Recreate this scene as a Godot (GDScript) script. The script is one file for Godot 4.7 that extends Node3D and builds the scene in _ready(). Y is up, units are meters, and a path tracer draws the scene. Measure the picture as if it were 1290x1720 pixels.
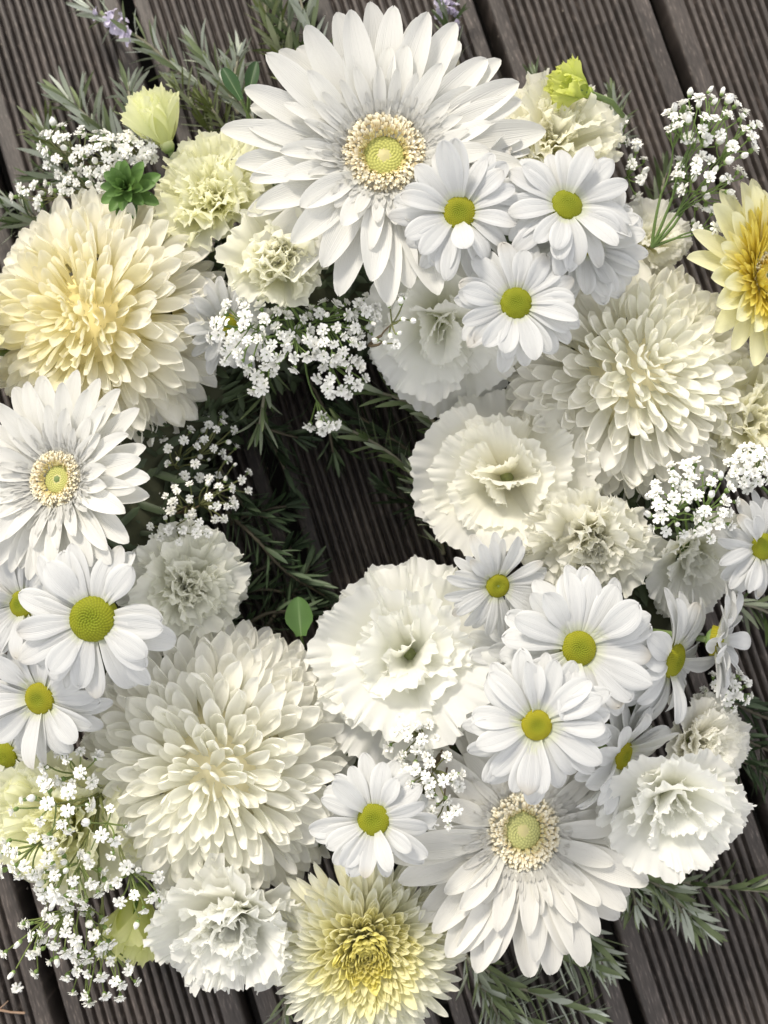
extends Node3D

const CAM_H := 0.468
const TILT := 4.5            # degrees the phone leans
const TALL := 1.3            # how much the heap of flowers rises
const GA := 2.39996323       # golden angle
var F := 1551.0
var C := Vector3.ZERO
var cr := Vector3.RIGHT
var cu := Vector3.FORWARD
var cb := Vector3.UP
var rng := RandomNumberGenerator.new()
var taken := {}
var M := {}

func _ready() -> void:
	rng.seed = 20240611
	setup_camera()
	setup_light()
	make_materials()
	build_deck()
	build_base()
	build_chrysanthemums()
	build_gerberas()
	build_lisianthus()
	build_daisies()
	build_rosemary()
	build_leaves()
	build_sprays()

# ------------------------------------------------------------------ camera, light
func setup_camera() -> void:
	var cam := Camera3D.new()
	cam.name = "camera"
	var t := deg_to_rad(TILT)
	cb = Vector3(0, cos(t), sin(t))
	cu = Vector3(0, sin(t), -cos(t))
	C = Vector3(0, CAM_H, (CAM_H - 0.08) * tan(t))
	cam.transform = Transform3D(Basis(cr, cu, cb), C)
	cam.near = 0.02
	cam.far = 200.0
	var at := CameraAttributesPhysical.new()
	at.frustum_focal_length = 21.65
	at.frustum_focus_distance = 0.352
	at.frustum_near = 0.02
	at.frustum_far = 200.0
	at.exposure_aperture = 9.0
	cam.attributes = at
	add_child(cam)
	cam.fov = 58.0
	cam.current = true
	F = 860.0 / tan(deg_to_rad(58.0) / 2.0)

func setup_light() -> void:
	var we := WorldEnvironment.new()
	we.name = "daylight"
	var e := Environment.new()
	var sm := ProceduralSkyMaterial.new()
	sm.sky_top_color = Color(0.58, 0.59, 0.61)
	sm.sky_horizon_color = Color(0.98, 0.97, 0.96)
	sm.sky_curve = 0.8
	sm.ground_bottom_color = Color(0.30, 0.28, 0.26)
	sm.ground_horizon_color = Color(0.45, 0.44, 0.43)
	sm.sun_angle_max = 1.0
	var sky := Sky.new()
	sky.sky_material = sm
	e.background_mode = Environment.BG_SKY
	e.sky = sky
	e.background_energy_multiplier = 0.80
	e.tonemap_mode = Environment.TONE_MAPPER_LINEAR
	e.tonemap_exposure = 2.25
	e.sdfgi_enabled = true
	e.ssao_enabled = true
	e.ssil_enabled = true
	we.environment = e
	add_child(we)
	var sun := DirectionalLight3D.new()
	sun.name = "soft_sun"
	sun.light_energy = 0.5
	sun.light_color = Color(1.0, 0.965, 0.90)
	sun.light_angular_distance = 12.0
	sun.shadow_enabled = true
	add_child(sun)
	sun.look_at_from_position(Vector3(-0.40, 0.66, -0.72), Vector3.ZERO, Vector3.UP)

# a point of the wreath: where it stands in the photograph (1290 x 1720) and its height over the deck
func spot(px: float, py: float, h: float) -> Vector3:
	var d := cr * ((px - 645.0) / F) - cu * ((py - 860.0) / F) - cb
	return C + d * ((h * TALL - C.y) / d.y)

func metres(px: float, h: float) -> float:
	return px * (CAM_H - h * TALL) / F

func rr(a: float, b: float) -> float:
	return rng.randf_range(a, b)

# ------------------------------------------------------------------ naming
func numbered(called: String) -> String:
	var n: int = taken.get(called, 0)
	taken[called] = n + 1
	return called if n == 0 else "%s_%03d" % [called, n]

func thing(called: String, label: String, category: String, at: Vector3, up := Vector3.UP, spin := 0.0, group := "") -> Node3D:
	var o := Node3D.new()
	o.name = numbered(called)
	add_child(o)
	var y := up.normalized()
	var x := (Vector3.RIGHT - y * y.x).normalized()
	var z := x.cross(y)
	o.transform = Transform3D(Basis(x, y, z) * Basis(Vector3.UP, spin), at)
	o.set_meta("label", label)
	o.set_meta("category", category)
	if group:
		o.set_meta("group", group)
	o.set_meta("n", {})
	return o

func put(parent: Node3D, called: String, mesh: Mesh, mat: Material, tr := Transform3D()) -> MeshInstance3D:
	var o := MeshInstance3D.new()
	var d: Dictionary = parent.get_meta("n", {})
	var k: int = d.get(called, 0)
	d[called] = k + 1
	parent.set_meta("n", d)
	o.name = called if k == 0 else "%s_%03d" % [called, k]
	o.mesh = mesh
	o.material_override = mat
	o.transform = tr
	parent.add_child(o)
	return o

# ------------------------------------------------------------------ mesh helpers
func finish(v: PackedVector3Array, uv: PackedVector2Array, col: PackedColorArray, idx: PackedInt32Array) -> ArrayMesh:
	var n := PackedVector3Array()
	n.resize(v.size())
	for i in range(0, idx.size(), 3):
		var a := idx[i]
		var b := idx[i + 1]
		var c := idx[i + 2]
		var fn := (v[c] - v[a]).cross(v[b] - v[a])
		n[a] += fn
		n[b] += fn
		n[c] += fn
	for i in n.size():
		n[i] = n[i].normalized() if n[i].length_squared() > 1e-30 else Vector3.UP
	var arr := []
	arr.resize(Mesh.ARRAY_MAX)
	arr[Mesh.ARRAY_VERTEX] = v
	arr[Mesh.ARRAY_NORMAL] = n
	arr[Mesh.ARRAY_TEX_UV] = uv
	if col.size() == v.size():
		arr[Mesh.ARRAY_COLOR] = col
	arr[Mesh.ARRAY_INDEX] = idx
	var m := ArrayMesh.new()
	m.add_surface_from_arrays(Mesh.PRIMITIVE_TRIANGLES, arr)
	return m

class Buf:
	var v := PackedVector3Array()
	var uv := PackedVector2Array()
	var col := PackedColorArray()
	var idx := PackedInt32Array()

	func quads(nu: int, nv: int, start: int) -> void:
		for i in nu - 1:
			for j in nv - 1:
				var a := start + i * nv + j
				idx.append_array([a, a + 1, a + nv, a + 1, a + nv + 1, a + nv])

	func tube(path: PackedVector3Array, r0: float, r1: float, c: Color, sides := 5, bump := 0.0) -> void:
		var start := v.size()
		var n := path.size()
		var side := Vector3.ZERO
		for i in n:
			var t := float(i) / maxf(1, n - 1)
			var d := (path[mini(i + 1, n - 1)] - path[maxi(i - 1, 0)]).normalized()
			if i == 0:
				side = d.cross(Vector3(0.31, 0.2, 0.93)).normalized()
			side = (side - d * d.dot(side)).normalized()
			var up := d.cross(side)
			var r := lerpf(r0, r1, t) * (1.0 + bump * sin(i * 2.7))
			for j in sides + 1:
				var a := TAU * j / sides
				v.append(path[i] + (side * cos(a) - up * sin(a)) * r)
				uv.append(Vector2(float(j) / sides, t))
				col.append(c)
		quads(n, sides + 1, start)
		for e in 2:      # rounded off ends
			var at := 0 if e == 0 else n - 1
			var dd := (path[1] - path[0]).normalized() * -r0 if e == 0 else (path[n - 1] - path[n - 2]).normalized() * r1
			var tip := v.size()
			v.append(path[at] + dd * 0.6)
			uv.append(Vector2(0.5, e))
			col.append(c)
			for j in sides:
				var p := start + at * (sides + 1) + j
				if e == 0:
					idx.append_array([tip, p + 1, p])
				else:
					idx.append_array([tip, p, p + 1])

	func blob(at: Vector3, axis: Vector3, r: float, len: float, c0: Color, c1: Color, nu := 5, nv := 7) -> void:
		var start := v.size()
		var y := axis.normalized()
		var x := y.cross(Vector3(0.3, 0.1, 0.95)).normalized()
		var z := x.cross(y)
		for i in nu:
			var t := float(i) / (nu - 1)
			var a := PI * t
			for j in nv:
				var b := TAU * j / (nv - 1)
				v.append(at + y * (len * (0.5 - 0.5 * cos(a))) + (x * cos(b) + z * sin(b)) * (r * sin(a) * (1.15 - 0.3 * t)))
				uv.append(Vector2(float(j) / (nv - 1), t))
				col.append(c0.lerp(c1, smoothstep(0.2, 0.7, t)))
		quads(nu, nv, start)

func close(b: Buf) -> ArrayMesh:
	return finish(b.v, b.uv, b.col, b.idx)

# a strap shaped petal or leaf that runs along +x, its face towards +y
func blade_into(b: Buf, q: Dictionary, tr := Transform3D()) -> void:
	var nu: int = q.get("nu", 9)
	var nv: int = q.get("nv", 5)
	var L: float = q.L
	var W: float = q.W
	var base: float = q.get("base", 0.4)
	var pk: float = q.get("peak", 0.6)
	var ts: float = q.get("ts", 0.6)
	var tp: float = q.get("tp", 2.0)
	var te: float = q.get("te", 0.5)
	var a0: float = q.get("a0", 0.0)
	var a1: float = q.get("a1", 0.0)
	var a2: float = q.get("a2", 0.0)
	var c0: float = q.get("c0", 0.2)
	var c1: float = q.get("c1", 0.0)
	var ridge: float = q.get("ridge", 0.0)
	var rn: float = q.get("rn", 3.0)
	var notch: float = q.get("notch", 0.0)
	var sway: float = q.get("sway", 0.0)
	var twist: float = q.get("twist", 0.0)
	var k0: Color = q.base_col
	var k1: Color = q.col
	var kt: float = q.get("kt", 0.5)
	var k2: Color = q.get("tip_col", k1)
	var start := b.v.size()
	var p := Vector2.ZERO
	var last := 0.0
	for i in nu:
		var u := float(i) / (nu - 1)
		var t := lerpf(u, sin(u * PI / 2.0), 0.75)
		var am := (t + last) / 2.0
		var ang := a0 + a1 * am + a2 * am * am * am
		p += Vector2(cos(ang), sin(ang)) * L * (t - last)
		last = t
		var a := a0 + a1 * t + a2 * t * t * t
		var w := lerpf(base, 1.0, smoothstep(0.0, pk, t))
		if t > ts:
			w *= pow(maxf(0.0, 1.0 - pow((t - ts) / (1.0 - ts), tp)), te)
		w = maxf(w, 0.05) * W
		var tw := twist * t
		for j in nv:
			var s := 2.0 * j / (nv - 1) - 1.0
			var z := s * w
			var lift := (c0 + c1 * t * t * t) * w * s * s + ridge * w * cos(rn * PI * s) * smoothstep(0.0, 0.3, t) * (1.0 - 0.5 * t)
			var z2 := z * cos(tw) - lift * sin(tw)
			var l2 := z * sin(tw) + lift * cos(tw)
			var back := -notch * L * pow(t, 9.0) * (0.5 + 0.5 * cos(3.0 * PI * s))
			var pos := Vector3(p.x - sin(a) * l2 + cos(a) * back, p.y + cos(a) * l2 + sin(a) * back, z2 + sway * L * t * t)
			b.v.append(tr * pos)
			b.uv.append(Vector2(0.5 + 0.5 * s, t))
			var kc := k0.lerp(k1, smoothstep(0.0, kt, t)).lerp(k2, smoothstep(0.7, 1.0, t))
			if q.has("rib") and absf(s) < 0.1:
				kc = kc.lerp(q.rib, 0.6 * (1.0 - t))
			b.col.append(kc)
	b.quads(nu, nv, start)

func blade(q: Dictionary) -> ArrayMesh:
	var b := Buf.new()
	blade_into(b, q)
	return close(b)

# a fan shaped petal with a ruffled, toothed rim
func fan(q: Dictionary) -> ArrayMesh:
	var b := Buf.new()
	var nu: int = q.get("nu", 10)
	var nv: int = q.get("nv", 61)
	var L: float = q.L
	var A: float = q.A
	var ruf: float = q.get("ruf", 0.08)
	var f1: float = rr(2.4, 4.6) * q.get("fq", 1.0)
	var f2: float = rr(8.5, 12.0) * q.get("fq", 1.0)
	var f3: float = rr(30.0, 38.0)
	var p1 := rr(0, TAU)
	var p2 := rr(0, TAU)
	var p3 := rr(0, TAU)
	var a0: float = q.get("a0", 0.0)
	var a1: float = q.get("a1", 0.0)
	var a2: float = q.get("a2", 0.0)
	var cup: float = q.get("cup", 0.3)
	var jag: float = q.get("jag", 0.02)
	var k0: Color = q.base_col
	var k1: Color = q.col
	var kt: float = q.get("kt", 0.7)
	var tab := PackedVector2Array()
	var pp := Vector2.ZERO
	for i in 41:
		tab.append(pp)
		var m := (i + 0.5) / 40.0 * 1.15
		var an := a0 + a1 * m + a2 * m * m * m
		pp += Vector2(cos(an), sin(an)) * (L * 1.15 / 40.0)
	for i in nu:
		var u := float(i) / (nu - 1)
		var t := 0.04 + 0.96 * u * (1.3 - 0.3 * u)
		for j in nv:
			var s := 2.0 * j / (nv - 1) - 1.0
			var edge := pow(t, 9.0)
			var rho := L * t * (1.0 - 0.13 * s * s) + edge * L * jag * (0.45 * sin(f3 * s + p3) + 0.55 * sin(f3 * 1.83 * s + p1) + 1.1 * sin(f2 * s + p2))
			var fx := rho * cos(s * A)
			var fz := rho * sin(s * A)
			var g := clampf(fx / L / 1.15 * 40.0, 0.0, 39.9)
			var gi := int(g)
			var c2 := tab[gi].lerp(tab[gi + 1], g - gi)
			var m2 := fx / L
			var an2 := a0 + a1 * m2 + a2 * m2 * m2 * m2
			var rt := pow(t, 2.4)
			var lift := cup * fz * fz / L + L * ruf * (rt * (1.15 * sin(f1 * s + p1) + 0.35 * sin(f1 * 0.5 * s + p3)) + pow(t, 5.0) * 0.5 * sin(f2 * s + p2 + 1.5 * t) + edge * 0.34 * sin(f3 * s + p3 + 2.0 * t) + pow(t, 10.0) * 0.2 * sin(f3 * 1.6 * s + p1))
			lift += L * 0.005 * sin(3.0 * s * 5.0 + p2) * t * (1.0 - t)
			fz += L * ruf * 0.5 * pow(t, 4.0) * cos(f2 * s + p2 + 0.7)
			b.v.append(Vector3(c2.x - sin(an2) * lift, c2.y + cos(an2) * lift, fz))
			b.uv.append(Vector2(0.5 + 0.5 * s, t))
			b.col.append(k0.lerp(k1, smoothstep(0.05, kt, t)))
	b.quads(nu, nv, 0)
	return close(b)

func radial(az: float, elev: float, r0 := 0.0, y0 := 0.0, scale := 1.0, roll := 0.0) -> Transform3D:
	var turn := Basis(Vector3.UP, az)
	var bs := turn * Basis(Vector3.BACK, elev) * Basis(Vector3.RIGHT, roll)
	return Transform3D(bs.scaled_local(Vector3.ONE * scale), turn * Vector3(r0, y0, 0))

func stem_of(root: Node3D, r: float, length := 0.05) -> void:
	var b := Buf.new()
	var down := root.transform.basis.inverse() * Vector3.DOWN
	var dn := (Vector3.DOWN * 1.2 + down).normalized()
	var pts := PackedVector3Array([Vector3(0, 0.001, 0), Vector3.DOWN * length * 0.3, Vector3.DOWN * length * 0.3 + dn * length * 0.3, Vector3.DOWN * length * 0.3 + dn * length * 0.3 + down * length * 0.4])
	b.tube(pts, r, r * 0.8, Color(0.16, 0.22, 0.08), 6)
	put(root, "stem", close(b), M.green)

# ------------------------------------------------------------------ materials
func make_materials() -> void:
	# fine veins that run along a petal
	var veins := Image.create(256, 128, false, Image.FORMAT_RGB8)
	var fn := FastNoiseLite.new()
	fn.seed = 5
	fn.frequency = 0.05
	fn.fractal_octaves = 3
	for y in 128:
		for x in 256:
			var k := 0.5 + 0.42 * fn.get_noise_2d(x * 1.5, y * 0.12) + 0.12 * sin(x * 0.41 + 0.6 * sin(y * 0.02))
			veins.set_pixel(x, y, Color(k, k, k))
	var vt := ImageTexture.create_from_image(veins)
	for d in [["petal", 0.5, 0.85, 0.018], ["thick_petal", 0.42, 0.9, 0.012], ["frill", 0.55, 1.05, 0.010]]:
		var m := StandardMaterial3D.new()
		m.resource_name = d[0]
		m.vertex_color_use_as_albedo = true
		m.roughness = d[1]
		m.metallic_specular = 0.4
		m.cull_mode = BaseMaterial3D.CULL_DISABLED
		m.backlight_enabled = true
		m.backlight = Color(d[2], d[2], d[2] * 0.97)
		m.heightmap_enabled = true
		m.heightmap_texture = vt
		m.heightmap_scale = d[3]
		M[d[0]] = m
	for d in [["leaf", 0.5, 0.25], ["floret", 0.6, 0.5], ["green", 0.55, 0.0], ["pollen", 0.75, 0.2]]:
		var m := StandardMaterial3D.new()
		m.resource_name = d[0]
		m.vertex_color_use_as_albedo = true
		m.roughness = d[1]
		m.metallic_specular = 0.4
		m.cull_mode = BaseMaterial3D.CULL_DISABLED
		if d[2] > 0.0:
			m.backlight_enabled = true
			m.backlight = Color(d[2], d[2], d[2])
		M[d[0]] = m
	# weathered composite boards: streaks along the board, scuffs, dust
	var n1 := FastNoiseLite.new()
	n1.seed = 11
	n1.frequency = 0.012
	n1.fractal_octaves = 4
	var n2 := FastNoiseLite.new()
	n2.seed = 12
	n2.frequency = 0.11
	n2.fractal_octaves = 3
	var im := Image.create(512, 1024, false, Image.FORMAT_RGB8)
	for y in 1024:
		for x in 512:
			var st := n1.get_noise_2d(x * 4.0, y * 0.22)
			var sp := n2.get_noise_2d(x * 1.2, y * 0.45)
			var big := n1.get_noise_2d(x * 0.5 + 900.0, y * 0.5)
			var k := 0.40 + 0.07 * st + 0.08 * sp + 0.10 * big
			k += 0.45 * maxf(0.0, sp - 0.30)
			im.set_pixel(x, y, Color(k * 1.0, k * 0.94, k * 0.90))
	var wood := StandardMaterial3D.new()
	wood.resource_name = "weathered_board"
	wood.albedo_texture = ImageTexture.create_from_image(im)
	wood.albedo_color = Color(0.71, 0.692, 0.688)
	wood.roughness = 0.52
	wood.metallic_specular = 0.45
	wood.uv1_scale = Vector3(1.0, 1.0, 1.0)
	wood.heightmap_enabled = true
	wood.heightmap_texture = wood.albedo_texture
	wood.heightmap_scale = 0.05
	wood.cull_mode = BaseMaterial3D.CULL_DISABLED
	M.wood = wood
	var soil := StandardMaterial3D.new()
	soil.resource_name = "soil"
	soil.albedo_color = Color(0.05, 0.045, 0.04).linear_to_srgb()
	soil.roughness = 0.95
	M.soil = soil
	var moss := StandardMaterial3D.new()
	moss.resource_name = "moss"
	moss.vertex_color_use_as_albedo = true
	moss.roughness = 0.9
	M.moss = moss

# ------------------------------------------------------------------ deck
const PITCH := 0.0897
func plank_mesh(seed_: int) -> ArrayMesh:
	var nz := FastNoiseLite.new()
	nz.seed = seed_
	nz.frequency = 55.0
	nz.fractal_octaves = 3
	var prof := PackedVector2Array()      # across the board, its top face
	var half := PITCH / 2.0 - 0.0034
	prof.append(Vector2(-half + 0.001, -0.022))
	prof.append(Vector2(-half, -0.012))
	prof.append(Vector2(-half, -0.0022))
	prof.append(Vector2(-half + 0.0007, -0.0006))
	prof.append(Vector2(-half + 0.0018, 0.0))
	var n := 15
	var x0 := -half + 0.0078
	var w := (half * 2.0 - 0.0156) / n
	for i in n:
		var a := x0 + w * i
		for q in [[0.0, -0.0001], [0.08, -0.0006], [0.14, -0.0022], [0.22, -0.0036], [0.36, -0.0037], [0.46, -0.0024], [0.52, -0.0008], [0.62, -0.0001], [0.80, 0.0002]]:
			prof.append(Vector2(a + w * (q[0] - 0.03), q[1]))
	prof.append(Vector2(half - 0.0018, 0.0))
	prof.append(Vector2(half - 0.0007, -0.0006))
	prof.append(Vector2(half, -0.0022))
	prof.append(Vector2(half, -0.012))
	prof.append(Vector2(half - 0.001, -0.022))
	prof.append(Vector2(-half + 0.001, -0.022))
	var zs := PackedFloat32Array()
	var z := -1.0
	while z < 1.0001:
		zs.append(z)
		z += 0.0035 if absf(z) < 0.32 else 0.05
	var b := Buf.new()
	var off := seed_ * 0.37
	for i in zs.size():
		for j in prof.size():
			var p := prof[j]
			var y := p.y
			var x := p.x
			if y > -0.004:
				var k := nz.get_noise_3d(x * 1.6, zs[i] * 0.45, seed_)
				y += 0.00022 * k - 0.0011 * maxf(0.0, k - 0.34) * (1.0 if y > -0.001 else 0.2)
				x += 0.0001 * nz.get_noise_3d(x, zs[i] * 0.6, seed_ + 40.0)
			b.v.append(Vector3(x, y, zs[i]))
			b.uv.append(Vector2(x / PITCH + 0.5 + off, zs[i] * 2.2 + off))
	b.quads(zs.size(), prof.size(), 0)
	return finish(b.v, b.uv, PackedColorArray(), b.idx)

func build_deck() -> void:
	var ground := MeshInstance3D.new()
	ground.name = "ground"
	var pm := PlaneMesh.new()
	pm.size = Vector2(120, 120)
	ground.mesh = pm
	ground.material_override = M.soil
	ground.position.y = -0.16
	ground.set_meta("kind", "structure")
	ground.set_meta("label", "dark soil under the decking")
	add_child(ground)
	var deck := Node3D.new()
	deck.name = "deck_floor"
	deck.set_meta("kind", "structure")
	deck.set_meta("label", "grooved grey brown decking boards laid with dark gaps")
	add_child(deck)
	var th := deg_to_rad(17.8)
	var bs := Basis(Vector3.UP, th)
	var kinds := [plank_mesh(1), plank_mesh(2), plank_mesh(3), plank_mesh(4)]
	for k in range(-10, 11):
		var q := -0.0453 + PITCH * (k + 0.5)
		put(deck, "plank", kinds[posmod(k * 3 + k / 2, 4)], M.wood, Transform3D(bs * Basis(Vector3.UP, PI * (k % 2)), bs * Vector3(q, 0, 0)))
	build_grit(deck, bs)
	for k in range(-2, 3):
		var bm := BoxMesh.new()
		bm.size = Vector3(2.0, 0.05, 0.045)
		put(deck, "joist", bm, M.soil, Transform3D(bs, bs * Vector3(0, -0.0485, 0.22 + k * 0.42)))

func build_grit(deck: Node3D, bs: Basis) -> void:
	var b := Buf.new()
	b.blob(Vector3.ZERO, Vector3(0.2, 1, 0.1), 0.5, 0.8, Color.WHITE, Color.WHITE, 4, 6)
	var mm := MultiMesh.new()
	mm.transform_format = MultiMesh.TRANSFORM_3D
	mm.use_colors = true
	mm.mesh = close(b)
	mm.instance_count = 900
	for i in 900:
		var s := rr(0.0003, 0.0008) * (2.0 if rng.randf() < 0.06 else 1.0)
		var p := bs * Vector3(rr(-0.32, 0.32), 0.0, rr(-0.36, 0.36))
		p.y = rr(-0.0036, 0.0003)
		mm.set_instance_transform(i, Transform3D(Basis.from_euler(Vector3(rr(0, 6), rr(0, 6), rr(0, 6))).scaled(Vector3(s, s * 0.7, s * rr(0.8, 2.0))), p))
		var k := rr(0.05, 0.26)
		mm.set_instance_color(i, Color(k, k * 0.88, k * 0.72))
	var o := MultiMeshInstance3D.new()
	o.name = "grit"
	o.multimesh = mm
	o.material_override = M.moss
	o.set_meta("kind", "stuff")
	deck.add_child(o)

# ------------------------------------------------------------------ base of the wreath
const RING := Vector2(630, 885)
func ring_point(a: float, around: float, r: float) -> Array:
	var c := spot(RING.x, RING.y, 0.0)
	var o := Vector3(cos(a), 0, sin(a))
	var n := o * cos(around) + Vector3.UP * sin(around)
	return [c + o * 0.116 + Vector3.UP * 0.034 + n * r, n]

func build_base() -> void:
	var root := thing("wreath_base", "dark mossy ring under the flowers, packed with green needles", "wreath", Vector3.ZERO)
	var nz := FastNoiseLite.new()
	nz.seed = 3
	nz.frequency = 60.0
	var b := Buf.new()
	for i in 97:
		for j in 21:
			var a := TAU * i / 96.0
			var t := TAU * j / 20.0
			var p: Array = ring_point(a, -t, 0.033)
			var q: Vector3 = p[0]
			q += p[1] * 0.004 * nz.get_noise_3dv(q)
			q.y = maxf(q.y, 0.001)
			b.v.append(q)
			b.uv.append(Vector2(i, j) / 20.0)
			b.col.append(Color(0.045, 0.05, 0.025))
	b.quads(97, 21, 0)
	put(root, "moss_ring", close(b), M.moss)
	var mm := MultiMesh.new()
	mm.transform_format = MultiMesh.TRANSFORM_3D
	mm.use_colors = true
	mm.mesh = blade({"L": 0.016, "W": 0.0016, "nu": 4, "nv": 3, "base": 0.5, "c0": -0.3, "a0": 0.1, "a1": -0.4, "base_col": Color.WHITE, "col": Color.WHITE})
	mm.instance_count = 3000
	for i in 3000:
		var p: Array = ring_point(rr(0, TAU), rr(-0.5, PI + 0.5), 0.031)
		var n: Vector3 = p[1]
		var side := n.cross(Vector3(rr(-1, 1), rr(-1, 1), rr(-1, 1))).normalized()
		var dir := (n * rr(0.15, 0.9) + side).normalized()
		var bz := dir.cross(n).normalized()
		var s := rr(0.7, 1.3)
		mm.set_instance_transform(i, Transform3D(Basis(dir * s, bz.cross(dir) * s, bz * s), p[0]))
		var g := rr(0.6, 1.3)
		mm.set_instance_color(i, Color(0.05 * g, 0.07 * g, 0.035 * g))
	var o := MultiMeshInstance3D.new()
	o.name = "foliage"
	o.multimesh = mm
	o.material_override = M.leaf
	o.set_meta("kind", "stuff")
	root.add_child(o)

# ------------------------------------------------------------------ chrysanthemums
func big_mum(label: String, px: float, py: float, rp: float, h: float, up: Vector3, count: int, inner: Color, outer: Color, curl: float, spin: float) -> void:
	var n := up.normalized()
	var R := metres(rp, h + 0.01) * 0.94
	var root := thing("chrysanthemum", label, "chrysanthemum", spot(px, py, h), n, spin, "large white incurved chrysanthemums")
	var sets := []
	for stage in 6:
		var f := stage / 5.0
		var l := []
		for k in 8:
			l.append(blade({
				"L": 1.0, "W": lerpf(0.165, 0.142, f) * rr(0.8, 1.18), "nu": 13, "nv": 7, "base": 0.55, "peak": 0.66, "ts": 0.66, "tp": 2.1, "te": 0.5,
				"a0": 0.32 + rr(-0.1, 0.1), "a1": lerpf(-1.0, -1.35, f) + rr(-0.2, 0.2), "a2": (lerpf(1.2, 1.75, f) + rr(-0.6, 0.6)) * curl,
				"c0": 0.3, "c1": rr(0.3, 0.9), "ridge": 0.05, "rn": 2.0, "sway": rr(-0.1, 0.1), "twist": rr(-0.45, 0.45),
				"base_col": inner, "col": inner.lerp(outer, lerpf(0.2, 1.0, pow(f, 0.36))), "tip_col": inner.lerp(outer, lerpf(0.55, 1.0, pow(f, 0.32))), "kt": 0.6}))
		sets.append(l)
	var rc := R * 0.62
	for i in count:
		var f := (i + 0.5) / count
		var ph := lerpf(0.03, 1.95, pow(f, 0.70)) + rr(-0.04, 0.04)
		var st := clampi(int(f * 6.0 + rr(-0.5, 0.5)), 0, 5)
		var len := R * lerpf(0.20, 0.45, pow(smoothstep(-0.15, 1.9, ph), 0.5)) * rr(0.88, 1.12)
		var el := deg_to_rad(lerpf(40.0, -16.0, smoothstep(0.1, 1.9, ph)) + 30.0 * (1.0 - smoothstep(0.0, 0.3, ph)) + rr(-9, 9))
		put(root, "inner_petal" if f < 0.3 else ("petal" if f < 0.78 else "outer_petal"), sets[st][rng.randi() % 8], M.thick_petal, radial(i * GA + rr(-0.09, 0.09), el, rc * sin(ph), rc * (0.26 + 0.62 * cos(ph)) - R * 0.1, len, rr(-0.35, 0.35)))
	var core := Buf.new()
	core.blob(Vector3(0, -0.36 * R, 0), Vector3.UP, rc * 0.84, rc * 1.16, Color(0.3, 0.34, 0.12), Color(inner.r * 0.95, inner.g * 0.88, inner.b * 0.65), 13, 25)
	put(root, "receptacle", close(core), M.pollen)
	stem_of(root, 0.0028)

func build_chrysanthemums() -> void:
	var ivory := Color(0.962, 0.953, 0.925)
	big_mum("large cream white chrysanthemum with yellow glow, topmost on the ring's west side, above a gerbera", 184, 545, 238, 0.046, Vector3(-0.46, 1, 0.07), 590, Color(0.96, 0.905, 0.63), ivory, 0.8, 0.3)
	big_mum("large ivory chrysanthemum on the east side beside the yellow gerbera", 1052, 640, 234, 0.046, Vector3(0.24, 1, -0.18), 590, Color(0.96, 0.95, 0.86), ivory, 1.1, 1.3)
	big_mum("large ivory chrysanthemum at the south west, next to the yellow centred one", 370, 1275, 242, 0.046, Vector3(-0.08, 1, 0.24), 590, Color(0.96, 0.95, 0.86), Color(0.962, 0.956, 0.935), 1.0, 2.1)
	# the flat one with pointed petals and a yellow heart
	var R := metres(172, 0.06)
	var root := thing("yellow_chrysanthemum", "flat pale yellow chrysanthemum with pointed petals and deep yellow heart", "chrysanthemum", spot(615, 1590, 0.055), Vector3(0.05, 1, 0.12), 0.4)
	var sets := []
	for stage in 4:
		var f := stage / 3.0
		var l := []
		for k in 6:
			l.append(blade({"L": 1.0, "W": lerpf(0.19, 0.074, pow(f, 0.6)) * rr(0.9, 1.1), "nu": 9, "nv": 5, "base": 0.5, "peak": 0.7, "ts": 0.66, "tp": 1.8, "te": 0.55, "a0": 0.12, "a1": lerpf(0.4, -0.45, f) + rr(-0.15, 0.15), "a2": lerpf(0.5, 0.3, f),
				"c0": 0.5, "c1": 0.4, "sway": rr(-0.05, 0.05), "twist": rr(-0.2, 0.2), "base_col": Color(0.955, 0.935, 0.66), "col": Color(0.955, 0.90, 0.42).lerp(Color(0.95, 0.94, 0.78), smoothstep(0.0, 0.75, f)), "tip_col": Color(0.95, 0.88, 0.32).lerp(Color(0.95, 0.945, 0.84), smoothstep(0.0, 0.6, f)), "kt": 0.85}))
		sets.append(l)
	for i in 580:
		var f := (i + 0.5) / 580.0
		var len := R * lerpf(0.10, 0.70, pow(f, 0.85)) * rr(0.92, 1.06)
		var el := deg_to_rad(lerpf(66.0, 1.0, pow(f, 0.55)) + rr(-6, 6))
		put(root, "inner_petal" if f < 0.5 else "petal", sets[clampi(int(f * 4.0 + rr(-0.4, 0.4)), 0, 3)][rng.randi() % 6], M.petal, radial(i * GA + rr(-0.09, 0.09), el, R * 0.33 * pow(f, 0.6), R * 0.12 * (1.0 - f), len, rr(-0.25, 0.25)))
	var core := Buf.new()
	core.blob(Vector3(0, -0.1 * R, 0), Vector3.UP, R * 0.33, R * 0.2, Color(0.6, 0.6, 0.2), Color(0.80, 0.70, 0.16), 9, 19)
	put(root, "receptacle", close(core), M.pollen)
	stem_of(root, 0.0028)

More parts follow.
